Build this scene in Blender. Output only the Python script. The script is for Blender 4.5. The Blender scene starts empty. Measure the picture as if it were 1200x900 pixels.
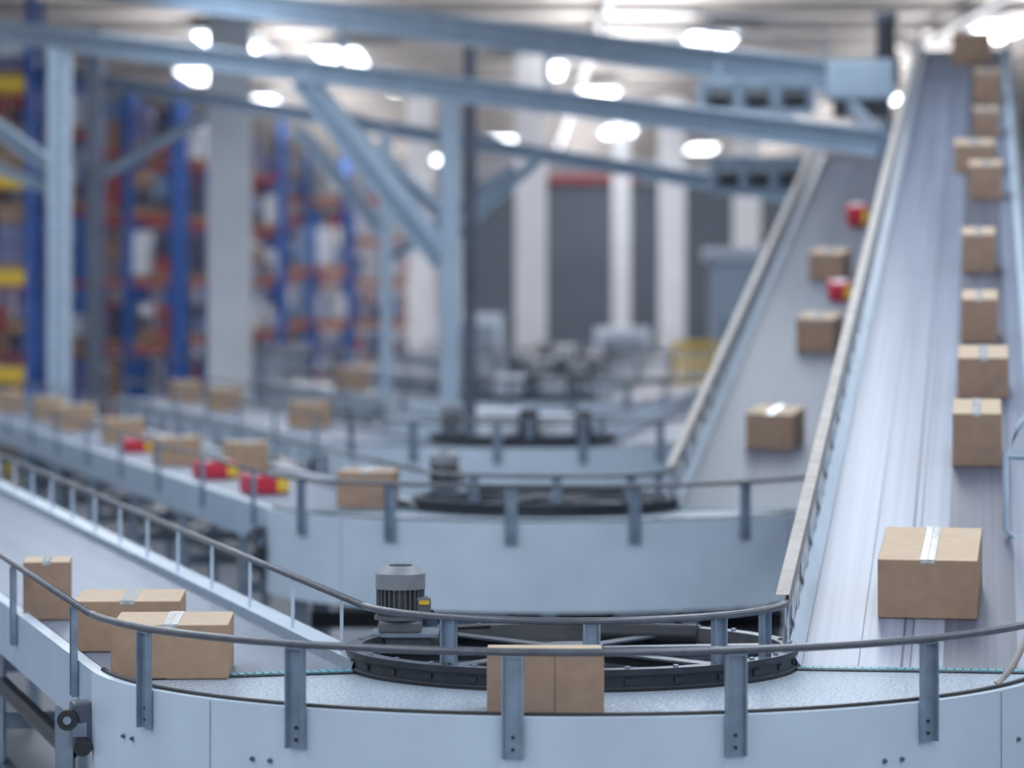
import bpy, bmesh, math, random
from math import sin, cos, pi, radians
from mathutils import Vector, Matrix
random.seed(11)
scene = bpy.context.scene

# ------------------------------------------------------------ constants (metres)
CAM_Z = 2.9
BZ = 1.44            # belt height above the floor
RI, RO = 0.86, 1.78  # inner / outer belt radius of the turns
DL = Vector((-0.2725, 1, 0)); DR = Vector((0.138, 1, 0.15))
AL = math.atan(0.2725); AR = math.atan(0.138)
PL = Vector((-cos(AL), -sin(AL), 0)); PR = Vector((cos(AR), -sin(AR), 0))
CEIL = 7.5

# ------------------------------------------------------------ materials
def mat(name, col, rough=0.5, metal=0.0, var=0.08, scale=6.0, bump=0.0, emit=None, uvstretch=None, spec=0.5):
    m = bpy.data.materials.new(name); m.use_nodes = True
    nt = m.node_tree; b = nt.nodes['Principled BSDF']
    b.inputs['Roughness'].default_value = rough
    b.inputs['Metallic'].default_value = metal
    b.inputs['Specular IOR Level'].default_value = spec
    tc = nt.nodes.new('ShaderNodeTexCoord'); mp = nt.nodes.new('ShaderNodeMapping')
    nt.links.new(tc.outputs['UV' if uvstretch else 'Object'], mp.inputs['Vector'])
    if uvstretch: mp.inputs['Scale'].default_value = uvstretch
    n = nt.nodes.new('ShaderNodeTexNoise'); n.inputs['Scale'].default_value = 1.0 if uvstretch else scale
    n.inputs['Detail'].default_value = 4
    nt.links.new(mp.outputs['Vector'], n.inputs['Vector'])
    r = nt.nodes.new('ShaderNodeValToRGB')
    r.color_ramp.elements[0].position = 0.3; r.color_ramp.elements[1].position = 0.7
    r.color_ramp.elements[0].color = (*[c*(1-var) for c in col], 1)
    r.color_ramp.elements[1].color = (*[min(1, c*(1+var)) for c in col], 1)
    nt.links.new(n.outputs['Fac'], r.inputs['Fac'])
    nt.links.new(r.outputs['Color'], b.inputs['Base Color'])
    if bump:
        bp = nt.nodes.new('ShaderNodeBump'); bp.inputs['Strength'].default_value = bump
        bp.inputs['Distance'].default_value = 0.01
        nt.links.new(n.outputs['Fac'], bp.inputs['Height']); nt.links.new(bp.outputs['Normal'], b.inputs['Normal'])
    if emit:
        b.inputs['Emission Color'].default_value = (*col, 1); b.inputs['Emission Strength'].default_value = emit
    return m

M = {}
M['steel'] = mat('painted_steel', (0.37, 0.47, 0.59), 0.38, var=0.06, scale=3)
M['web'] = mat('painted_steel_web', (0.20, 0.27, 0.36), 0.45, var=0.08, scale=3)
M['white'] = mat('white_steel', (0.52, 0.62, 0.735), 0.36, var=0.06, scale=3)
M['galv'] = mat('galvanised', (0.25, 0.32, 0.41), 0.32, 0.4, var=0.14, scale=14)
M['rail'] = mat('rail_grey', (0.12, 0.13, 0.155), 0.32, 0.3, var=0.15, scale=20)
M['beige'] = mat('guard_beige', (0.40, 0.37, 0.355), 0.6, var=0.18, scale=9)
M['dark'] = mat('dark_metal', (0.028, 0.032, 0.042), 0.42, 0.2, var=0.3, scale=12)
M['rubber'] = mat('black_rubber', (0.016, 0.016, 0.02), 0.5, var=0.2)
M['midgrey'] = mat('mid_grey_metal', (0.10, 0.12, 0.16), 0.4, 0.3, var=0.2, scale=10)
M['motor'] = mat('motor_grey', (0.13, 0.14, 0.16), 0.45, 0.2, var=0.1, scale=15)
M['motorcap'] = mat('motor_cap_grey', (0.24, 0.26, 0.29), 0.45, 0.1, var=0.1, scale=15)
M['teal'] = mat('teal_comb', (0.08, 0.33, 0.42), 0.35)
M['belt'] = mat('belt_bluegrey', (0.165, 0.205, 0.285), 0.42, var=0.14, uvstretch=(14, 0.35, 1), bump=0.05)
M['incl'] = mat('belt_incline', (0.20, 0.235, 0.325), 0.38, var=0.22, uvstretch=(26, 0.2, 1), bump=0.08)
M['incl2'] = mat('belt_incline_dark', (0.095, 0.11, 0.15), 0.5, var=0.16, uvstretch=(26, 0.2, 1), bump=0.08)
M['modular'] = mat('belt_modular', (0.38, 0.46, 0.56), 0.22, var=0.4, uvstretch=(85, 85, 1), bump=0.7)
M['seam'] = mat('belt_seam', (0.06, 0.07, 0.12), 0.5)
M['boxshade'] = mat('belt_box_shade', (0.075, 0.085, 0.13), 0.45, var=0.3, uvstretch=(40, 0.25, 1), bump=0.05)  # belt darkened by colour: smeared shadow and reflection of the boxes
M['card'] = mat('cardboard', (0.395, 0.27, 0.185), 0.75, var=0.07, scale=18, bump=0.04, spec=0.25)
M['card2'] = mat('cardboard_brown', (0.36, 0.243, 0.18), 0.75, var=0.08, scale=18, bump=0.04, spec=0.25)
M['cardtop_lit'] = mat('cardboard_top_lit', (0.55, 0.43, 0.32), 0.75, var=0.06, scale=18, bump=0.04, spec=0.25)  # cardboard lightened so overhead light on box tops is in the colour
M['crease'] = mat('cardboard_crease', (0.20, 0.12, 0.07), 0.8)
M['tape'] = mat('packing_tape', (0.53, 0.56, 0.58), 0.15, var=0.35, scale=45)
M['print'] = mat('carton_print', (0.24, 0.15, 0.10), 0.8)
M['red'] = mat('red_plastic', (0.55, 0.03, 0.06), 0.4)
M['yellow'] = mat('yellow_paint', (0.80, 0.52, 0.05), 0.45)
M['orange'] = mat('rack_orange', (0.50, 0.13, 0.07), 0.5)
M['redbeam'] = mat('rack_red', (0.34, 0.07, 0.08), 0.5)
M['blue'] = mat('rack_blue', (0.02, 0.10, 0.38), 0.45)
M['lblue'] = mat('load_lightblue', (0.20, 0.32, 0.56), 0.5)
M['lwhite'] = mat('load_white', (0.68, 0.74, 0.82), 0.5)
M['lred'] = mat('load_red', (0.42, 0.09, 0.10), 0.5)
M['lbrown'] = mat('load_brown', (0.32, 0.22, 0.17), 0.7)
M['lpurple'] = mat('load_purple', (0.17, 0.18, 0.34), 0.5)
M['ldark'] = mat('load_dark', (0.07, 0.08, 0.14), 0.5)
M['wood'] = mat('pallet_wood', (0.36, 0.26, 0.18), 0.8)
M['concrete'] = mat('concrete_column', (0.70, 0.73, 0.78), 0.7, var=0.06, scale=2)
M['lamp'] = mat('lamp_glow', (0.95, 0.97, 1.0), 0.5, var=0.0, emit=7)

# ------------------------------------------------------------ builder
class Builder:
    def __init__(s, name):
        s.n = name; s.v = []; s.f = []; s.m = []; s.uv = []; s.s = []; s.mats = []
    def add(s, vs, fs, mt, uvs=None, smooth=False):
        if mt not in s.mats: s.mats.append(mt)
        k = s.mats.index(mt); o = len(s.v)
        s.v += [tuple(v) for v in vs]
        for i, f in enumerate(fs):
            s.f.append([o+j for j in f]); s.m.append(k); s.s.append(smooth)
            s.uv.append(uvs[i] if uvs else [(vs[j][0], vs[j][1]) for j in f])
    def ribbon(s, pa, pb, mt, smooth=True):
        n = len(pa); vs = list(pa)+list(pb); fs = []; uv = []
        d = 0
        for i in range(n-1):
            st = ((pa[i+1]+pb[i+1])/2-(pa[i]+pb[i])/2).length
            w = (pa[i]-pb[i]).length
            fs.append((i, i+1, n+i+1, n+i)); uv.append([(0, d), (0, d+st), (w, d+st), (w, d)]); d += st
        s.add(vs, fs, mt, uv, smooth)
    def tube(s, pts, r, mt, n=8):
        vs = []; fs = []
        m = len(pts)
        for i, p in enumerate(pts):
            t = (pts[min(i+1, m-1)]-pts[max(i-1, 0)]).normalized()
            ref = Vector((0, 0, 1)) if abs(t.z) < 0.9 else Vector((1, 0, 0))
            a = t.cross(ref).normalized(); b = a.cross(t)
            for k in range(n):
                w = 2*pi*k/n; vs.append(p+a*(r*cos(w))+b*(r*sin(w)))
        for i in range(m-1):
            for k in range(n):
                k2 = (k+1) % n
                fs.append((i*n+k, i*n+k2, (i+1)*n+k2, (i+1)*n+k))
        fs.append(tuple(range(n))); fs.append(tuple((m-1)*n+k for k in range(n)))
        s.add(vs, fs, mt, None, True)
    def box(s, c, size, mt, rz=0.0, mx=None):
        R = mx if mx is not None else Matrix.Rotation(rz, 3, 'Z')
        h = Vector(size)/2; c = Vector(c); vs = []
        for z in (-1, 1):
            for y in (-1, 1):
                for x in (-1, 1):
                    vs.append(c + R @ Vector((x*h.x, y*h.y, z*h.z)))
        s.add(vs, [(0, 2, 3, 1), (4, 5, 7, 6), (0, 1, 5, 4), (2, 6, 7, 3), (0, 4, 6, 2), (1, 3, 7, 5)], mt)
    def bev(s, c, size, mt, bv=0.006, rz=0.0, mx=None, seg=2, topmat=None):
        R = mx if mx is not None else Matrix.Rotation(rz, 3, 'Z')
        bm = bmesh.new(); bmesh.ops.create_cube(bm, size=1)
        for v in bm.verts: v.co = Vector((v.co.x*size[0], v.co.y*size[1], v.co.z*size[2]))
        bmesh.ops.bevel(bm, geom=bm.edges[:], offset=bv, segments=seg, affect='EDGES', profile=0.5)
        bm.verts.index_update(); bm.normal_update()
        vs = [Vector(c)+R @ v.co for v in bm.verts]
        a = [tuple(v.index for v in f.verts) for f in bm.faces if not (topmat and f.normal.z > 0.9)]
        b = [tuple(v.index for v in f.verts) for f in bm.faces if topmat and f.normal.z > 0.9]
        s.add(vs, a, mt)
        if b: s.add(vs, b, topmat)
        bm.free()
    def beam(s, p0, p1, w, h, mt, kind='box', inner=None):
        p0 = Vector(p0); p1 = Vector(p1); d = p1-p0; L = d.length; x = d.normalized()
        ref = Vector((0, 0, 1)) if abs(x.z) < 0.95 else Vector((0, 1, 0))
        y = ref.cross(x).normalized(); z = x.cross(y)
        R = Matrix((x, y, z)).transposed(); c = (p0+p1)/2
        if kind == 'box':
            s.box(c, (L, w, h), mt, mx=R)
        else:
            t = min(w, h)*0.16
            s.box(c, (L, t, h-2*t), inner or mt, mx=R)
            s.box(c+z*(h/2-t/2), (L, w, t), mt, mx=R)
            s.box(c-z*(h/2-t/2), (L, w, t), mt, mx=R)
    def cyl(s, p0, p1, r, mt, n=20, r2=None):
        p0 = Vector(p0); p1 = Vector(p1); r2 = r if r2 is None else r2
        t = (p1-p0).normalized(); ref = Vector((0, 0, 1)) if abs(t.z) < 0.9 else Vector((1, 0, 0))
        a = t.cross(ref).normalized(); b = a.cross(t)
        vs = [p0+a*(r*cos(2*pi*k/n))+b*(r*sin(2*pi*k/n)) for k in range(n)]
        vs += [p1+a*(r2*cos(2*pi*k/n))+b*(r2*sin(2*pi*k/n)) for k in range(n)]
        s.add(vs, [(k, (k+1) % n, n+(k+1) % n, n+k) for k in range(n)], mt, None, True)
        s.add(vs[:n], [tuple(range(n))], mt); s.add(vs[n:], [tuple(range(n))], mt)
    def make(s):
        me = bpy.data.meshes.new(s.n); me.from_pydata(s.v, [], s.f)
        for k in s.mats: me.materials.append(M[k] if isinstance(k, str) else k)
        me.polygons.foreach_set('material_index', s.m); me.polygons.foreach_set('use_smooth', s.s)
        uvl = me.uv_layers.new(name='UVMap'); flat = []
        for u in s.uv:
            for q in u: flat += [q[0], q[1]]
        uvl.data.foreach_set('uv', flat)
        me.update(); ob = bpy.data.objects.new(s.n, me); scene.collection.objects.link(ob)
        return ob

# ------------------------------------------------------------ room shell
def shell(name, c, size, m):
    b = Builder(name); b.box(c, size, m); return b.make()

M['floor'] = mat('polished_concrete_floor', (0.24, 0.26, 0.30), 0.35, var=0.15, scale=0.8)
M['ceil'] = mat('ceiling_sheet', (0.74, 0.70, 0.68), 0.7, var=0.12, scale=0.5)
M['purlin'] = mat('ceiling_truss', (0.36, 0.35, 0.35), 0.6, var=0.1, scale=2)
M['wall'] = mat('wall_panel', (0.60, 0.63, 0.70), 0.7, var=0.06, scale=0.6)
M['darkwall'] = mat('dark_partition', (0.11, 0.14, 0.185), 0.6, var=0.1, scale=0.8)
M['darkslat'] = mat('dark_partition_slat', (0.17, 0.205, 0.265), 0.6)
shell('floor', (0, 55, -0.05), (36, 140, 0.1), 'floor')
shell('wall_back', (0, 125.1, CEIL/2), (36, 0.2, CEIL), 'wall')
shell('wall_left', (-18.1, 55, CEIL/2), (0.2, 140, CEIL), 'wall')
shell('wall_right', (18.1, 55, CEIL/2), (0.2, 140, CEIL), 'wall')
b = Builder('ceiling')
b.box((0, 55, CEIL+0.1), (36, 140, 0.2), 'ceil')
for k in range(26):
    y = 20+k*4
    b.beam((-18, y, CEIL-0.10), (18, y, CEIL-0.10), 0.15, 0.2, 'purlin', 'I')
for x in (-12, -6, 0, 6, 12):
    b.beam((x+1.5, 10, CEIL-0.25), (x+1.5, 124, CEIL-0.25), 0.12, 0.1, 'midgrey')
b.make()

for i, (x, y) in enumerate([(3.45, 60), (8.1, 57.5), (-3.2, 64), (1.9, 77), (-2.3, 74), (-5.9, 80), (-6.3, 70),
                            (-0.3, 102), (1.4, 114), (-5.0, 114), (5.0, 90), (8.5, 80), (-11.0, 60), (6, 108), (-12.5, 80),
                            (-4.6, 92), (3.0, 96), (-2.6, 118), (0.6, 68), (-5.0, 60)]):
    b = Builder('ceiling_lamp')
    b.box((x, y, CEIL-0.36), (0.95, 4.2, 0.06), 'white')
    b.box((x, y, CEIL-0.40), (0.8, 4.0, 0.03), 'lamp')
    for dy in (-1.2, 1.2): b.cyl((x, y+dy, CEIL-0.34), (x, y+dy, CEIL), 0.02, 'midgrey', 6)
    b.make()

# ------------------------------------------------------------ back partition
b = Builder('dark_partition_wall')
b.box((4.0, 100, 2.9), (10.5, 0.2, 5.8), 'darkwall')
for k in range(14): b.box((4.0, 99.87, 0.3+k*0.4), (10.5, 0.06, 0.09), 'darkslat')
b.box((2.2, 99.8, 5.92), (3.0, 0.3, 0.22), 'redbeam')
b.box((7.2, 99.8, 5.95), (4.0, 0.3, 0.3), 'wall')
b.make()

def column(px, y, w):
    b = Builder('concrete_column')
    b.bev((px, y, CEIL/2-0.15), (w, w, CEIL-0.30), 'concrete', 0.03)
    b.bev((px, y, 0.25), (w+0.16, w+0.16, 0.5), 'concrete', 0.03)
    b.make()
for x, y, w in [(-4.05, 49, 0.6), (0.36, 64.9, 0.6), (3.75, 80, 0.6), (5.5, 80, 0.6), (-2.15, 80, 0.6), (2.56, 80, 0.42), (-9.6, 105, 0.6)]:
    column(x, y, w)

# ------------------------------------------------------------ conveyors
def pt(C, r, dz, part, t, sl):
    c = Vector((C[0], C[1], BZ+dz))
    if part == 'L': return c+PL*r+DL*t
    if part == 'R': return c+PR*r+Vector((0.138, 1, sl))*t
    return c+Vector((cos(t), sin(t), 0))*r
A0 = pi+AL; A1 = 2*pi-AR
def path(C, r, dz, part, LL, LR, sl, n=40):
    if part == 'L': return [pt(C, r, dz, 'L', LL*(1-i/8), sl) for i in range(9)]
    if part == 'A': return [pt(C, r, dz, 'A', A0+(A1-A0)*i/n, sl) for i in range(n+1)]
    return [pt(C, r, dz, 'R', LR*i/8, sl) for i in range(9)]

def conveyor(idx, C, LL, LR, sl, beltR):
    BB = {'L': Builder('straight_belt_conveyor'), 'A': Builder('curved_belt_conveyor'),
          'R': Builder('inclined_belt_conveyor' if sl > 0 else 'straight_belt_conveyor')}
    a = (LL, LR, sl)
    bm = {'L': 'belt', 'A': 'modular', 'R': beltR}
    for P in 'LAR':
        b = BB[P]
        R_ = lambda r, z: path(C, r, z, P, *a)
        b.ribbon(R_(RI, 0), R_(RO, 0), bm[P])
        low = -0.5 if P == 'A' else (-0.20 if P == 'L' else -0.28)
        b.ribbon(R_(RO, 0), R_(RO, 0.035), 'steel'); b.ribbon(R_(RO, 0.035), R_(RO+0.05, 0.035), 'white')
        b.ribbon(R_(RO+0.05, 0.035), R_(RO+0.05, low), 'white' if P == 'A' else 'steel')
        b.ribbon(R_(RO+0.05, low), R_(RO-0.03, low), 'steel')
        if P != 'A':
            wi = 0.16 if P == 'L' else 0.05
            b.ribbon(R_(RI, 0), R_(RI-0.01, 0.04), 'galv'); b.ribbon(R_(RI-0.01, 0.04), R_(RI-wi, 0.02), 'white')
            b.ribbon(R_(RI-wi, 0.02), R_(RI-wi, low), 'steel')
            b.ribbon(R_(RI-wi, low), R_(RO+0.05, low), 'midgrey')
        else:
            b.ribbon(R_(RI, -0.12), R_(RO, -0.12), 'midgrey')
            b.tube(R_(RO+0.008, 0.038), 0.010, 'rubber', 6)
        b.tube(R_(RO+0.065, 0.25), 0.0135, 'rail', 10)
        b.tube(R_(RI-0.045, 0.25), 0.0135, 'rail', 10)
    b = BB['L']
    b.ribbon(path(C, RO-0.05, 0.002, 'L', *a), path(C, RO-0.04, 0.002, 'L', *a), 'seam')
    b = BB['R']
    if sl > 0:
        for r, w in ((1.24, 0.010), (1.275, 0.005), (1.08, 0.004)):
            b.ribbon(path(C, r, 0.002, 'R', *a), path(C, r+w, 0.002, 'R', *a), 'seam')
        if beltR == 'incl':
            b.ribbon(path(C, 1.40, 0.0015, 'R', *a), path(C, 1.68, 0.0015, 'R', *a), 'boxshade')  # painted shade of the boxes along the belt
        b.ribbon(path(C, RI-0.035, 0.21, 'R', *a), path(C, RI-0.035, 0.28, 'R', *a), 'beige')
        b.ribbon(path(C, RI-0.035, 0.28, 'R', *a), path(C, RI-0.085, 0.28, 'R', *a), 'beige')
        b.ribbon(path(C, RO+0.035, 0.21, 'R', *a), path(C, RO+0.035, 0.28, 'R', *a), 'steel')
        b.ribbon(path(C, RI+0.01, 0.012, 'R', *a), path(C, RI-0.03, 0.07, 'R', *a), 'white')
        b.ribbon(path(C, RI-0.06, 0.06, 'R', *a), path(C, RI-0.06, 0.13, 'R', *a), 'beige')
        t = 0.15; up = False
        while t < LR-0.4:
            for r in (RI-0.05, RO+0.05):
                b.tube([pt(C, r, 0.03, 'R', t, sl), pt(C, r, 0.24, 'R', t, sl)], 0.010, 'galv', 6)
                b.tube([pt(C, r, 0.04 if up else 0.2, 'R', t, sl), pt(C, r, 0.2 if up else 0.04, 'R', t+0.35, sl)], 0.008, 'beige', 5)
            up = not up; t += 0.35
    def bracket(P, t, r, z0, z1, w=0.066, out=1):
        b = BB[P]
        p = pt(C, r, 0, P, t, sl)
        if P == 'A': n = Vector((cos(t), sin(t), 0))
        else: n = (PL if P == 'L' else PR)
        n = n*out; tan = Vector((-n.y, n.x, 0)); R = Matrix((tan, n, Vector((0, 0, 1)))).transposed()
        zc = (z0+z1)/2; h = z1-z0
        b.box(p+n*0.004+Vector((0, 0, zc)), (w, 0.005, h), 'galv', mx=R)
        for sg in (-1, 1):
            b.box(p+n*0.014+tan*(sg*w/2)+Vector((0, 0, zc)), (0.006, 0.024, h), 'galv', mx=R)
        b.box(p+n*(-0.005)+Vector((0, 0, z1)), (w+0.01, 0.05, 0.006), 'galv', mx=R)
        for zz in (z0+0.03, z0+0.07):
            b.cyl(p+n*0.004+Vector((0, 0, zz)), p+n*0.014+Vector((0, 0, zz)), 0.006, 'dark', 8)
    b = BB['A']
    for dg in (215, 239, 263, 286, 310, 334):
        bracket('A', radians(dg), RO+0.052, -0.10, 0.235)
        for off, dz in ((-6.0, -0.15), (-3.6, -0.15)):
            t = radians(dg+off)
            if A0 < t < A1 and idx == 0:
                p = pt(C, RO+0.05, dz, 'A', t, sl); n = Vector((cos(t), sin(t), 0))
                b.cyl(p, p+n*0.012, 0.006, 'midgrey', 8)
                b.cyl(p, p+n*0.003, 0.010, 'galv', 12)
    for k in range(2):
        t = A0+(A1-A0)*(0.2 if k == 0 else 0.82)
        b.beam(pt(C, RO+0.051, 0.03, 'A', t, 0), pt(C, RO+0.051, -0.5, 'A', t, 0), 0.003, 0.003, 'galv')
    for dg in (236, 274, 310, 330):
        bracket('A', radians(dg), RI-0.06, 0.05, 0.24, 0.055)
    t = 0.35
    b = BB['L']; k = 0
    while t < LL:
        if k % 2 == 0 and t < 14: bracket('L', t, RO+0.052, -0.10, 0.235, 0.05)
        p = pt(C, RI-0.045, 0.02, 'L', t, 0); b.beam(p, p+Vector((0, 0, 0.23)), 0.012, 0.03, 'white')
        t += 0.9; k += 1
    b = BB['R']
    if sl == 0:
        t = 0.5
        while t < LR:
            for r in (RI-0.045, RO+0.06):
                p = pt(C, r, 0.02, 'R', t, 0); b.beam(p, p+Vector((0, 0, 0.23)), 0.012, 0.03, 'white')
            t += 0.95
    b = BB['A']
    for P, dv, nv in (('L', DL, PL), ('R', DR, PR)):
        tan = Vector((-nv.y, nv.x, 0)); R = Matrix((nv, tan, Vector((0, 0, 1)))).transposed()
        c = Vector((C[0], C[1], BZ))+nv*((RI+RO)/2)
        b.box(c+Vector((0, 0, 0.002)), (RO-RI, 0.12, 0.008), 'dark', mx=R)
        for k in range(30):
            b.box(c+nv*(-0.45+k*0.031)+Vector((0, 0, 0.006)), (0.024, 0.075, 0.006), 'teal', mx=R)
    cc = Vector((C[0], C[1], BZ)); N = 72
    def ring(r, z): return [cc+Vector((r*cos(2*pi*i/N), r*sin(2*pi*i/N), z)) for i in range(N+1)]
    for (r0, z0, r1, z1, m) in [(0.857, -0.3, 0.857, 0.012, 'rubber'), (0.857, 0.012, 0.845, 0.014, 'midgrey'), (0.845, 0.014, 0.845, 0.055, 'dark'),
                               (0.845, 0.055, 0.86, 0.058, 'midgrey'), (0.86, 0.058, 0.86, 0.080, 'dark'), (0.86, 0.080, 0.80, 0.080, 'midgrey'),
                               (0.80, 0.080, 0.78, 0.02, 'dark'), (0.78, 0.02, 0.001, 0.02, 'dark')]:
        b.ribbon(ring(r0, z0), ring(r1, z1), m)
    for k in range(28):
        w = 2*pi*k/28; n = Vector((cos(w), sin(w), 0))
        b.cyl(cc+n*0.83+Vector((0, 0, 0.08)), cc+n*0.83+Vector((0, 0, 0.088)), 0.010, 'galv', 8)
        b.box(cc+n*0.848+Vector((0, 0, 0.035)), (0.008, 0.03, 0.02), 'dark', rz=w)
    for w in (0.15, 0.95, 2.3):
        b.beam(cc+Vector((-0.74*cos(w), -0.74*sin(w), 0.045)), cc+Vector((0.74*cos(w), 0.74*sin(w), 0.045)), 0.07, 0.05, 'midgrey', 'I', 'dark')
    b.cyl(cc+Vector((0, 0, 0.02)), cc+Vector((0, 0, 0.08)), 0.12, 'midgrey', 24)
    b.cyl(cc+Vector((0.1, 0.5, 0.07)), cc+Vector((0.5, 0.42, 0.07)), 0.045, 'dark', 14)
    if idx >= 2:
        b.bev(cc+Vector((-0.2, 0.2, 0.17)), (0.42, 0.3, 0.26), 'lwhite', 0.02, rz=0.2)
        b.bev(cc+Vector((0.32, 0.25, 0.14)), (0.34, 0.3, 0.22), 'lwhite', 0.02)
        b.cyl(cc+Vector((0.05, -0.1, 0.03)), cc+Vector((0.05, -0.1, 0.3)), 0.09, 'dark', 16)
        b.cyl(cc+Vector((0.55, 0.1, 0.03)), cc+Vector((0.55, 0.1, 0.28)), 0.08, 'dark', 16)
    for dg in (205, 240, 270, 300, 335):
        p = pt(C, 1.70, -0.45, 'A', radians(dg), 0)
        b.beam(p, (p.x, p.y, 0.01), 0.09, 0.09, 'galv')
        q = pt(C, 0.5, -0.35, 'A', radians(dg), 0); b.beam(Vector((p.x, p.y, q.z)), q, 0.08, 0.12, 'dark')
        b.box((p.x, p.y, 0.01), (0.2, 0.2, 0.02), 'galv')
    b.cyl((C[0], C[1], 0.01), (C[0], C[1], BZ-0.25), 0.12, 'dark', 16)
    for yy in (0.45, 1.2):
        b.beam((C[0]-0.7, C[1]+yy, BZ-0.55), (C[0]+0.75, C[1]+yy, BZ-0.55), 0.1, 0.16, 'dark', 'I')
        for sx in (-0.6, 0.65): b.beam((C[0]+sx, C[1]+yy, BZ-0.55), (C[0]+sx, C[1]+yy, 0.0), 0.08, 0.08, 'galv')
    for zz, m in ((0.75, 'dark'), (0.45, 'midgrey')):
        b.beam((C[0]-1.5, C[1]-0.3, zz), (C[0]+1.5, C[1]-0.3, zz), 0.12, 0.10, m)
    b.box((C[0]+0.2, C[1]-0.1, 0.60), (2.2, 0.9, 0.03), 'dark')
    for sx in (-1.45, 1.45): b.beam((C[0]+sx, C[1]-0.3, 0.95), (C[0]+sx, C[1]-0.3, 0.0), 0.08, 0.08, 'galv')
    b.bev((C[0]-0.5, C[1]-0.9, 0.72), (0.5, 0.3, 0.3), 'galv', 0.02); b.bev((C[0]+0.6, C[1]-0.8, 0.74), (0.36, 0.3, 0.26), 'white', 0.02)
    b.cyl((C[0]+1.05, C[1]-0.9, 0.72), (C[0]+1.4, C[1]-0.9, 0.72), 0.1, 'dark', 16)
    b = BB['L']
    t = 0.9
    while t < LL-0.3:
        for r in (RI-0.1, RO+0.02):
            p = pt(C, r, -0.2, 'L', t, 0); b.beam(p, (p.x, p.y, 0.005), 0.07, 0.08, 'galv')
        p = pt(C, RI-0.1, -0.55, 'L', t, 0); q = pt(C, RO+0.02, -0.55, 'L', t, 0); b.beam(p, q, 0.05, 0.07, 'galv')
        t += 2.2
    for r in (RI-0.1, RO+0.0):
        b.tube([pt(C, r, -0.38, 'L', 0.9, 0), pt(C, r, -0.38, 'L', LL-0.3, 0)], 0.04, 'dark', 6)
        b.beam(pt(C, r, -0.8, 'L', 0.9, 0), pt(C, r, -0.8, 'L', LL-0.3, 0), 0.1, 0.12, 'midgrey')
    p = pt(C, RI, -0.08, 'L', LL, sl); q = pt(C, RO, -0.08, 'L', LL, sl); b.cyl(p, q, 0.08, 'midgrey', 20)
    p = pt(C, RO+0.08, -0.17, 'L', 0.05, 0)
    b.bev(p, (0.08, 0.10, 0.18), 'midgrey', 0.012, rz=AL)
    b.cyl(p+Vector((-0.04, -0.04, 0.03)), p+Vector((-0.04, -0.10, 0.03)), 0.038, 'dark', 18)
    b.cyl(p+Vector((-0.04, -0.10, 0.03)), p+Vector((-0.04, -0.105, 0.03)), 0.015, 'galv', 12)
    b.cyl(p+Vector((0.015, -0.04, -0.07)), p+Vector((0.015, -0.10, -0.07)), 0.032, 'dark', 18)
    b.box(p+Vector((0.0, -0.055, -0.01)), (0.05, 0.01, 0.05), 'galv', rz=AL)
    b = BB['R']
    t = 1.2
    while t < LR-0.3:
        for r in (RI-0.02, RO+0.02):
            p = pt(C, r, -0.28, 'R', t, sl); b.beam(p, (p.x, p.y, 0.005), 0.09, 0.09, 'galv')
        p = pt(C, RI-0.02, -0.5, 'R', t, sl); q = pt(C, RO+0.02, -0.5, 'R', t, sl); b.beam(p, q, 0.06, 0.08, 'galv')
        t += 4.5 if sl > 0 else 2.2
    p = pt(C, RI, -0.08, 'R', LR, sl); q = pt(C, RO, -0.08, 'R', LR, sl); b.cyl(p, q, 0.08, 'midgrey', 20)
    if idx == 0:   # bent end of the right-hand guard tube, resting on the curb
        b = BB['A']
        b.tube([Vector(v) for v in ((1.74, 12.26, 1.455), (1.765, 12.27, 1.475), (1.80, 12.29, 1.51), (1.83, 12.31, 1.56), (1.86, 12.34, 1.62), (1.90, 12.40, 1.665), (2.0, 12.6, 1.69))], 0.012, 'beige', 8)
        b.box((1.10, 11.40, BZ-0.05), (0.06, 0.02, 0.02), 'dark', rz=0.45)
    for P in 'LAR': BB[P].make()
    m = Builder('electric_motor')
    c = Vector((C[0]-0.665, C[1]+0.42, BZ+0.081))
    m.box(c+Vector((0.02, 0, 0.0)), (0.26, 0.22, 0.014), 'galv')
    m.box(c+Vector((0.02, 0, -0.03)), (0.2, 0.18, 0.05), 'midgrey')
    m.bev(c+Vector((0, 0, 0.03)), (0.17, 0.17, 0.05), 'motor', 0.012)
    m.cyl(c+Vector((0, 0, 0.055)), c+Vector((0, 0, 0.07)), 0.102, 'motor', 28)
    m.cyl(c+Vector((0, 0, 0.07)), c+Vector((0, 0, 0.18)), 0.076, 'motor', 28)
    for k in range(28):
        w = 2*pi*k/28; n = Vector((cos(w), sin(w), 0)); m.box(c+n*0.083+Vector((0, 0, 0.125)), (0.024, 0.005, 0.10), 'motor', rz=w)
    m.cyl(c+Vector((0, 0, 0.175)), c+Vector((0, 0, 0.235)), 0.098, 'motorcap', 32)
    m.cyl(c+Vector((0, 0, 0.235)), c+Vector((0, 0, 0.265)), 0.098, 'motorcap', 32, 0.068)
    m.cyl(c+Vector((0, 0, 0.265)), c+Vector((0, 0, 0.268)), 0.045, 'dark', 24)
    m.bev(c+Vector((0.09, -0.03, 0.105)), (0.06, 0.07, 0.08), 'motor', 0.01)
    m.box(c+Vector((0.095, -0.067, 0.125)), (0.04, 0.004, 0.016), 'yellow')
    m.tube([c+Vector((0.12, -0.03, 0.09)), c+Vector((0.16, -0.02, 0.04)), c+Vector((0.22, 0.0, 0.02)), c+Vector((0.35, 0.05, 0.02))], 0.009, 'rubber', 6)
    m.make()

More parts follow.
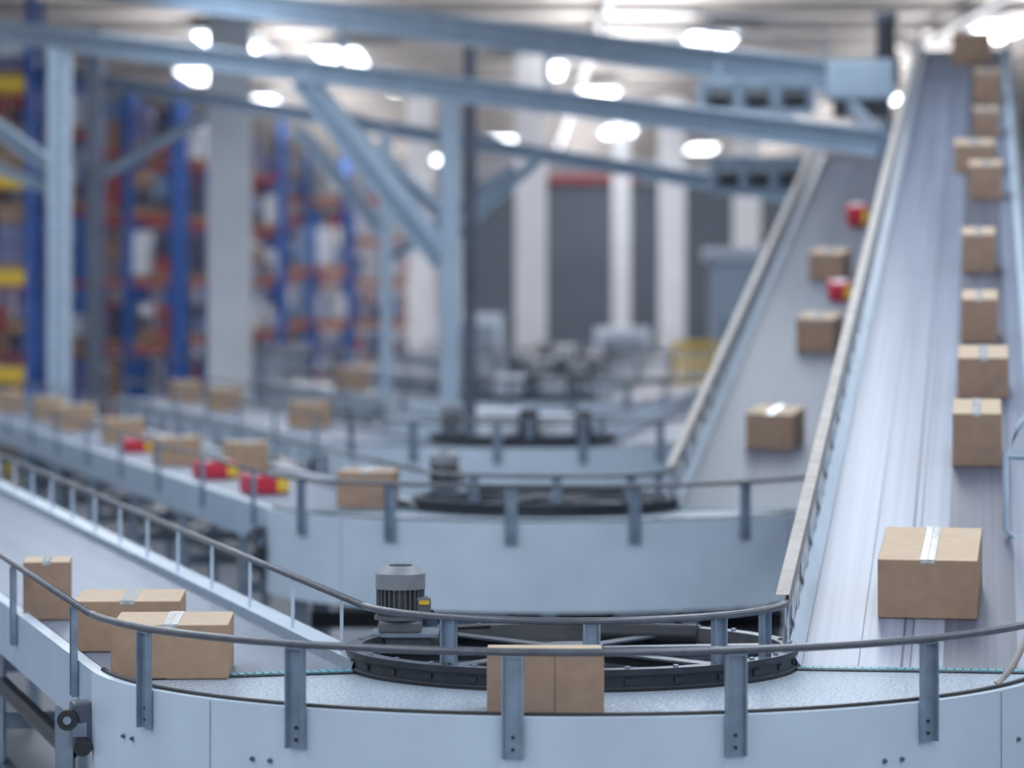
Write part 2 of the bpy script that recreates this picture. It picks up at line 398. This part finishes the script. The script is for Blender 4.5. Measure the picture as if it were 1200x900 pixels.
LOOPS = [((0.227, 12.98), 22, 28.5, 0.15, 'incl'), ((0.22, 22.0), 20, 20.0, 0.15, 'incl2'), ((0.1, 31.0), 12, 6, 0, 'belt'),
         ((0.2, 42.3), 8, 6, 0, 'belt'), ((0.7, 52), 8, 6, 0, 'belt'), ((1.2, 62.0), 8, 6, 0, 'belt')]
for i, (C, LL, LR, sl, bm_) in enumerate(LOOPS): conveyor(i, C, LL, LR, sl, bm_)

# ------------------------------------------------------------ parcels
def rot_lane(P, yaw=0.0, sl=0.15):
    if P == 'R':
        x = PR.copy(); y = Vector((0.138, 1, sl)).normalized(); z = x.cross(y).normalized()
        R = Matrix((x, y, z)).transposed()
    elif P == 'L': R = Matrix.Rotation(AL, 3, 'Z')
    else: R = Matrix.Identity(3)
    return R @ Matrix.Rotation(yaw, 3, 'Z')
def carton(p, size, R, m='card', tape='y', label=False):
    w, d, h = size; b = Builder('cardboard_box')
    up = R @ Vector((0, 0, 1)); c = Vector(p)+up*(h/2+0.002)
    L = lambda x, y, z: c+R @ Vector((x, y, z))
    b.bev(c, size, m, 0.005, mx=R, topmat='cardtop_lit')
    tw = min(0.055, w*0.18)
    if tape == 'y':
        b.box(L(0, 0, h/2+0.0006), (0.003, d*0.99, 0.0006), 'crease', mx=R)
        b.box(L(0, 0, h/2+0.0014), (tw, d*1.0, 0.0012), 'tape', mx=R)
        b.box(L(0, 0, h/2+0.0022), (0.004, d*0.99, 0.0006), 'cardtop_lit', mx=R)
        b.box(L(0, -d/2-0.0008, h/2-0.006), (tw, 0.0012, 0.014), 'tape', mx=R)
        b.box(L(0, d/2+0.0008, h/2-0.012), (tw, 0.0012, 0.028), 'tape', mx=R)
    else:
        b.box(L(0, 0, h/2+0.0006), (w*0.99, 0.003, 0.0006), 'crease', mx=R)
        b.box(L(0, 0, h/2+0.0014), (w, tw, 0.0012), 'tape', mx=R)
        b.box(L(w*0.08, -d/2-0.0006, 0), (0.003, 0.0006, h*0.98), 'crease', mx=R)
    if label:
        b.box(L(w*0.30, -d/2-0.0007, -h*0.25), (w*0.17, 0.001, h*0.07), 'print', mx=R)
        b.box(L(-w*0.34, -d/2-0.0007, h*0.1), (w*0.03, 0.001, h*0.15), 'print', mx=R)
    return b.make()
def lane_box(loop, P, t, off, size, yaw=0.0, **k):
    C, LL, LR, sl, _ = LOOPS[loop]
    p = pt(C, (RI+RO)/2, 0.0, P, t, sl)+(PR*off if P == 'R' else -PL*off)
    return carton(p, size, rot_lane(P, yaw, sl), **k)

Rz = lambda a: Matrix.Rotation(a, 3, 'Z')
carton((0.112, 11.57, BZ), (0.392, 0.32, 0.21), Rz(0.0), 'card2', tape='x')
carton((-1.265, 12.76, BZ), (0.43, 0.50, 0.20), Rz(0.04), 'card')
carton((-1.53, 13.70, BZ), (0.42, 0.52, 0.20), Rz(0.05), 'card')
carton((-2.02, 14.85, BZ), (0.20, 0.30, 0.25), Rz(0.1), 'card2')
for t, off, sz, m in [(1.07, 0.02, (0.395, 0.60, 0.24), 'card'), (3.95, 0.20, (0.235, 0.40, 0.26), 'card2'), (5.75, 0.23, (0.27, 0.42, 0.22), 'card2'),
                      (7.5, 0.21, (0.21, 0.38, 0.26), 'card2'), (10.3, 0.2, (0.22, 0.38, 0.26), 'card2'), (14.2, 0.25, (0.26, 0.38, 0.27), 'card2'),
                      (16.0, 0.16, (0.34, 0.45, 0.24), 'card2'), (18.8, 0.26, (0.23, 0.4, 0.24), 'card2'), (21.9, 0.27, (0.27, 0.4, 0.32), 'card2'),
                      (26.6, 0.1, (0.46, 0.5, 0.34), 'card2')]:
    lane_box(0, 'R', t, off, sz, m=m, yaw=-0.03 if t < 3 else 0.0)
for t, off, sz in [(2.1, 0.03, (0.34, 0.34, 0.25)), (6.1, 0.15, (0.31, 0.36, 0.27)), (10.0, 0.06, (0.32, 0.36, 0.25))]:
    lane_box(1, 'R', t, off, sz, m='card2', yaw=-0.2, label=True)
carton((-0.93, 22.1, BZ), (0.36, 0.36, 0.24), Rz(-0.1), 'card2', label=True)
for t, off, sz in [(4.7, 0.28, (0.30, 0.35, 0.22)), (5.6, -0.1, (0.34, 0.35, 0.22)), (9.2, 0.05, (0.34, 0.35, 0.22)), (12.0, 0.0, (0.38, 0.4, 0.25)),
                   (14.5, 0.1, (0.3, 0.35, 0.24)), (16.5, -0.1, (0.35, 0.35, 0.24))]:
    lane_box(1, 'L', t, off, sz, m='card')
for t in (3.5, 8.0, 10.5): lane_box(2, 'L', t, 0.1, (0.36, 0.38, 0.26), m='card')
lane_box(3, 'L', 4, 0, (0.4, 0.4, 0.3), m='card')

def parcel_bag(loop, P, t, off, size):
    C, LL, LR, sl, _ = LOOPS[loop]
    p = pt(C, (RI+RO)/2, 0.0, P, t, sl)+(PR*off if P == 'R' else -PL*off)
    R = rot_lane(P, 0.15, sl); w, d, h = size; up = R @ Vector((0, 0, 1)); c = p+up*(h/2+0.003)
    b = Builder('red_parcel')
    b.bev(c, size, 'red', min(size)*0.2, mx=R, seg=3)
    b.box(c+R @ Vector((w*0.3, -d/2-0.001, 0)), (w*0.3, 0.004, h*0.7), 'yellow', mx=R)
    b.box(c+R @ Vector((0, 0, h/2+0.001)), (w*0.6, d*0.6, 0.003), 'lwhite', mx=R)
    b.make()
for a_ in [(1, 'L', 1.9, -0.14, (0.27, 0.3, 0.13)), (1, 'L', 3.7, -0.14, (0.28, 0.3, 0.13)), (1, 'L', 7.6, -0.1, (0.24, 0.3, 0.12)),
           (1, 'R', 8.7, 0.2, (0.2, 0.3, 0.16)), (1, 'R', 13.6, 0.18, (0.22, 0.3, 0.22))]:
    parcel_bag(*a_)

b = Builder('tubular_guard')
gx, gy = 2.29, 15.0
zt = BZ+0.99; zb = BZ+0.33
V3 = lambda pts: [Vector(p) for p in pts]
b.tube(V3([(gx+0.7, gy, zt+0.08), (gx+0.25, gy, zt+0.05), (gx+0.06, gy, zt-0.02), (gx-0.06, gy, zt-0.16), (gx-0.12, gy, zt-0.30), (gx-0.12, gy, zb+0.04), (gx-0.08, gy, zb), (gx+0.7, gy, zb)]), 0.014, 'steel', 8)
b.tube(V3([(gx-0.12, gy, zt-0.3), (gx+0.7, gy, zt-0.32)]), 0.012, 'steel', 8)
b.tube(V3([(gx+0.6, gy, zt+0.06), (gx+0.6, gy, 0.0)]), 0.016, 'steel', 8)
b.make()

# ------------------------------------------------------------ overhead steel conveyor bridge
b = Builder('overhead_steel_frame')
A_l = Vector((-6.3, 42, CAM_Z+3.08)); A_r = Vector((3.56, 33, CAM_Z+1.34))
A_x = A_l+(A_l-A_r)*0.25
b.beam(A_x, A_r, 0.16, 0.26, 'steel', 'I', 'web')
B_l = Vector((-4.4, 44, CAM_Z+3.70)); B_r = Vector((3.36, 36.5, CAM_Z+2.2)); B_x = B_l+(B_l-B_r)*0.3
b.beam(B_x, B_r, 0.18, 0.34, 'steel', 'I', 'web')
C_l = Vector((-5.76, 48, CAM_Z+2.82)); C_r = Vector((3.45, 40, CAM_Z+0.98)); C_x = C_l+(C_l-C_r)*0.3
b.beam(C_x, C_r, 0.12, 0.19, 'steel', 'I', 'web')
def on(l, r, s): return l.lerp(r, s)
def post(p, w, m, holes=False):
    b.beam((p.x, p.y, 0.0), p, w, w, m)
    b.box((p.x, p.y, 0.02), (w*2, w*2, 0.04), m)
    if holes:
        for sx in (-1, 1): b.box((p.x+sx*w*0.4, p.y-w/2-0.01, p.z/2), (w*0.14, 0.03, p.z), 'white')
        z = 0.3
        while z < p.z-0.3:
            b.box((p.x, p.y-w/2-0.003, z), (w*0.4, 0.008, 0.04), 'galv'); z += 0.16
p = on(A_l, A_r, 0.085); p.z -= 0.13; post(p, 0.26, 'steel', True)
post(Vector((-5.46, 44.6, CAM_Z+3.3)), 0.19, 'midgrey')
p1 = on(A_l, A_r, 0.571); p1.z -= 0.13; post(p1, 0.2, 'steel')
post(Vector((-0.49, 39.4, CAM_Z+2.7)), 0.15, 'midgrey')
post(Vector((-1.62, 43.9, CAM_Z+1.95)), 0.15, 'steel')
def br(u0, z0, y0, u1, z1, y1, w, m='steel'): b.beam((u0, y0, z0+CAM_Z), (u1, y1, z1+CAM_Z), w, w, m, 'I', 'web')
q0 = on(A_l, A_r, 0.40)
b.beam((q0.x, q0.y, q0.z-0.1), (p1.x-0.08, p1.y, CAM_Z+0.25), 0.2, 0.24, 'steel', 'I', 'web')
br(-2.75, 1.95, 43.9, -1.66, 0.65, 43.9, 0.18)
br(-1.55, 0.3, 43.9, 0.05, 1.45, 43.9, 0.16)
br(-0.55, 0.65, 39.4, 0.35, 1.45, 39.4, 0.13)
br(-6.9, 2.3, 42.3, -5.6, 1.35, 42.0, 0.18)
br(-7.2, 1.75, 42.3, -5.6, 1.1, 42.0, 0.12)
br(-5.35, 1.4, 44.6, -4.0, 2.15, 44.6, 0.16, 'midgrey')
br(-2.6, 2.4, 41.0, -0.55, 0.55, 39.4, 0.14)
for s_ in (0.30, 0.62, 0.86):
    u = on(B_l, B_r, s_); v = Vector((u.x, u.y, u.z-0.75)); b.beam(u, v, 0.08, 0.08, 'galv')
    b.beam(v, on(A_l, A_r, s_*0.86+0.12), 0.08, 0.08, 'galv')
for (x0, x1, z0, z1, y) in ((2.0, 3.2, 1.80, 2.12, 36.3), (2.3, 3.35, 1.02, 1.40, 39.2)):
    for zz in (z0, z1): b.beam((x0, y, CAM_Z+zz), (x1, y, CAM_Z+zz), 0.06, 0.07, 'galv')
    b.box(((x0+x1)/2, y+0.2, CAM_Z+(z0+z1)/2), (x1-x0, 0.1, z1-z0), 'web')
    for k in range(4):
        xx = x0+(x1-x0)*k/3; b.beam((xx, y, CAM_Z+z0), (xx, y, CAM_Z+z1), 0.06, 0.06, 'galv')
    for k in range(3):
        xx = x0+(x1-x0)*(k+0.5)/3; b.cyl((xx-0.1, y, CAM_Z+(z0+z1)/2), (xx+0.12, y, CAM_Z+(z0+z1)/2), 0.08, 'dark', 16)
b.bev((3.72, 36.6, CAM_Z+2.15), (0.72, 0.5, 0.44), 'steel', 0.04)
b.box((3.72, 36.33, CAM_Z+1.84), (0.6, 0.06, 0.2), 'dark')
b.beam((3.6, 33, CAM_Z+1.34), (3.6, 37, CAM_Z+1.96), 0.1, 0.15, 'galv')
for dz in (0.32, 0.52):
    b.tube([on(B_l, B_r, 0.70)+Vector((0, 0, dz)), on(B_l, B_r, 1.0)+Vector((0, 0, dz))], 0.018, 'midgrey', 6)
for s_ in (0.70, 0.85, 1.0):
    b.tube([on(B_l, B_r, s_), on(B_l, B_r, s_)+Vector((0, 0, 0.52))], 0.018, 'midgrey', 6)
b.make()
b = Builder('gear_motor')
b.cyl((4.12, 37.6, CAM_Z+2.45), (4.12, 37.6, CAM_Z+2.88), 0.11, 'dark', 20)
b.cyl((4.12, 37.6, CAM_Z+2.88), (4.12, 37.6, CAM_Z+2.95), 0.125, 'midgrey', 20)
b.bev((4.12, 37.6, CAM_Z+2.3), (0.3, 0.3, 0.3), 'dark', 0.03)
b.beam((4.12, 37.6, CAM_Z+2.2), (4.12, 37.6, 0), 0.1, 0.1, 'galv')
b.make()

# ------------------------------------------------------------ pallet racks
def rack(x, y, along_y, bays, levels, bw=2.7, lh=1.5, beam='orange', dep=1.05, seed=0, up='blue', bh=0.13, uw=0.13, bd=0.06, bs=0.6, loads=('lwhite', 'lred', 'lbrown', 'lblue', 'lpurple', 'lwhite')):
    random.seed(seed); b = Builder('pallet_rack'); H = min(levels*lh+0.4, CEIL-0.6)
    def W(u, v, z): return Vector((x+v, y+u, z)) if along_y else Vector((x+u, y+v, z))
    rz = pi/2 if along_y else 0
    for i in range(bays+1):
        for v in (0, dep):
            b.beam(W(i*bw, v, 0), W(i*bw, v, H), uw, uw, up)
        z = 0.3; fl = 0
        while z < H-bs:
            b.beam(W(i*bw, 0 if fl else dep, z), W(i*bw, dep if fl else 0, z+bs), bd, bd, up); z += bs; fl = 1-fl
    for i in range(bays):
        for l in range(levels):
            z = 0.25+l*lh
            for v in (0, dep): b.beam(W(i*bw, v, z), W((i+1)*bw, v, z), 0.06, bh, beam)
            nk = 3 if bw > 2.2 else 2
            for k in range(nk):
                if random.random() < 0.2 or z+lh > H+0.5: continue
                u = i*bw+bw*(k+0.5)/nk; ww = bw/nk-0.1
                b.box(W(u, dep/2, z+0.14), (ww, dep*0.85, 0.12), 'wood', rz=rz)
                hh = min(random.uniform(0.55, lh-0.35), H-z-0.25); m = random.choice(loads)
                nx = random.choice((1, 2)); nz = random.choice((2, 3))
                for a in range(nx):
                    for c in range(nz):
                        b.box(W(u-ww/2+ww*(a+0.5)/nx, dep/2, z+0.20+hh*(c+0.5)/nz), (ww/nx-0.02, dep*0.8, hh/nz-0.02), m if random.random() < 0.7 else random.choice(loads), rz=rz)
    b.make()
rack(-10.6, 47.5, False, 2, 5, beam='yellow', seed=1, lh=1.35, bw=1.95, bh=0.2, loads=('lbrown', 'yellow', 'lbrown', 'lwhite', 'lpurple', 'ldark'))
# run of racks perpendicular to the aisle, stepping back along it (open bays facing the aisle end)
for k, (rx, ry) in enumerate([(-9.4, 60), (-9.5, 67.5), (-9.2, 76), (-8.6, 85)]):
    rack(rx, ry, False, 3 if k else 2, 5, beam='redbeam', seed=20+k, lh=1.3, bw=0.95 if k else 1.0, bh=0.12, uw=0.17, bd=0.04, bs=1.3,
         loads=('lwhite', 'lred', 'lpurple', 'lbrown', 'ldark', 'lblue', 'ldark'))
rack(-13.5, 62, True, 10, 4, beam='yellow', seed=5, lh=1.5)
rack(-8.9, 108, False, 5, 5, beam='orange', seed=3, lh=1.3, bw=1.2, bh=0.14, uw=0.2, loads=('lwhite', 'lred', 'lblue', 'lpurple', 'lwhite', 'lblue', 'ldark'))
rack(-7.4, 93, False, 3, 3, beam='orange', seed=4, lh=1.45, bw=1.0, bh=0.13, uw=0.15, loads=('lwhite', 'lwhite', 'lblue', 'lpurple', 'lbrown', 'ldark'))

b = Builder('safety_fence')
for k in range(6): b.beam((2.35+k*0.12, 49.5, 0), (2.35+k*0.12, 49.5, 2.0), 0.045, 0.045, 'yellow')
for z in (0.3, 1.0, 1.4, 1.7, 2.0): b.beam((2.33, 49.5, z), (2.97, 49.5, z), 0.07, 0.08, 'yellow')
b.make()
b = Builder('machine_enclosure')
b.bev((3.6, 51.5, 1.6), (1.2, 1.3, 3.2), 'steel', 0.04)
b.bev((3.6, 51.5, 3.3), (1.4, 1.5, 0.22), 'white', 0.04)
b.box((3.4, 50.84, 1.9), (0.6, 0.03, 0.9), 'galv'); b.box((3.95, 50.83, 2.2), (0.15, 0.04, 0.3), 'midgrey')
b.make()
def cabinet(x, y, w, h, m):
    b = Builder('control_cabinet')
    b.bev((x, y, h/2), (w, 0.6, h), m, 0.03); b.box((x, y-0.31, h*0.6), (w*0.8, 0.02, h*0.6), 'galv'); b.box((x+w*0.3, y-0.33, h*0.6), (0.04, 0.04, 0.2), 'dark')
    b.make()
cabinet(4.6, 58.5, 1.0, 2.1, 'galv'); cabinet(-4.6, 64, 1.6, 1.7, 'midgrey'); cabinet(-0.9, 74, 1.4, 2.2, 'white'); cabinet(2.4, 74, 1.2, 1.9, 'white')
def railing(p, q, h):
    b = Builder('guard_railing'); p = Vector(p); q = Vector(q); n = max(2, int((q-p).length/1.0))
    for i in range(n+1):
        c = p.lerp(q, i/n); b.tube([c, c+Vector((0, 0, h))], 0.03, 'galv', 8)
    for z in (h*0.6, h*0.8, h): b.tube([p+Vector((0, 0, z)), q+Vector((0, 0, z))], 0.03, 'midgrey', 8)
    b.make()
railing((-7.3, 51.5, 0), (-4.3, 51.5, 0), 1.75); railing((-4.0, 57.5, 0), (-2.9, 60.8, 0), 1.7)
railing((-2.6, 67, 0), (4.6, 67, 0), 1.5); railing((-3.0, 70, 0), (5.0, 70, 0), 1.2)

# ------------------------------------------------------------ light
def area(x, y, sx, sy, e, z=CEIL-0.5, col=(0.86, 0.93, 1.0), up=False):
    l = bpy.data.lights.new('unseen_area_strip', 'AREA'); l.shape = 'RECTANGLE'; l.size = sx; l.size_y = sy; l.energy = e; l.color = col
    o = bpy.data.objects.new('unseen_area_strip', l); o.location = (x, y, z); scene.collection.objects.link(o)
    if up: o.rotation_euler = (pi, 0, 0)
for x in (-10, -4, 2.5, 9): area(x, 22, 1.4, 46, 1250)
for x in (-4.6, 2, 8.5): area(x, 86, 1.5, 72, 2500, z=CEIL-1.2, col=(1.0, 0.975, 0.96), up=True)  # added upward fill, unseen from below, brightens the far ceiling
w = bpy.data.worlds.new('open_front_fill'); scene.world = w; w.use_nodes = True  # even fill let in through the open front, added to lift front faces
w.node_tree.nodes['Background'].inputs['Color'].default_value = (0.80, 0.89, 1.0, 1)
w.node_tree.nodes['Background'].inputs['Strength'].default_value = 1.0

# ------------------------------------------------------------ camera
cd = bpy.data.cameras.new('camera'); cam = bpy.data.objects.new('camera', cd); scene.collection.objects.link(cam)
cam.location = (0, 0, CAM_Z); cam.rotation_euler = (pi/2, 0, 0)
cd.lens = 120; cd.sensor_width = 36; cd.shift_y = -0.1; cd.clip_end = 400; cd.clip_start = 0.1
cd.dof.use_dof = True; cd.dof.focus_distance = 12.6; cd.dof.aperture_fstop = 1.65
scene.camera = cam
scene.view_settings.view_transform = 'Standard'
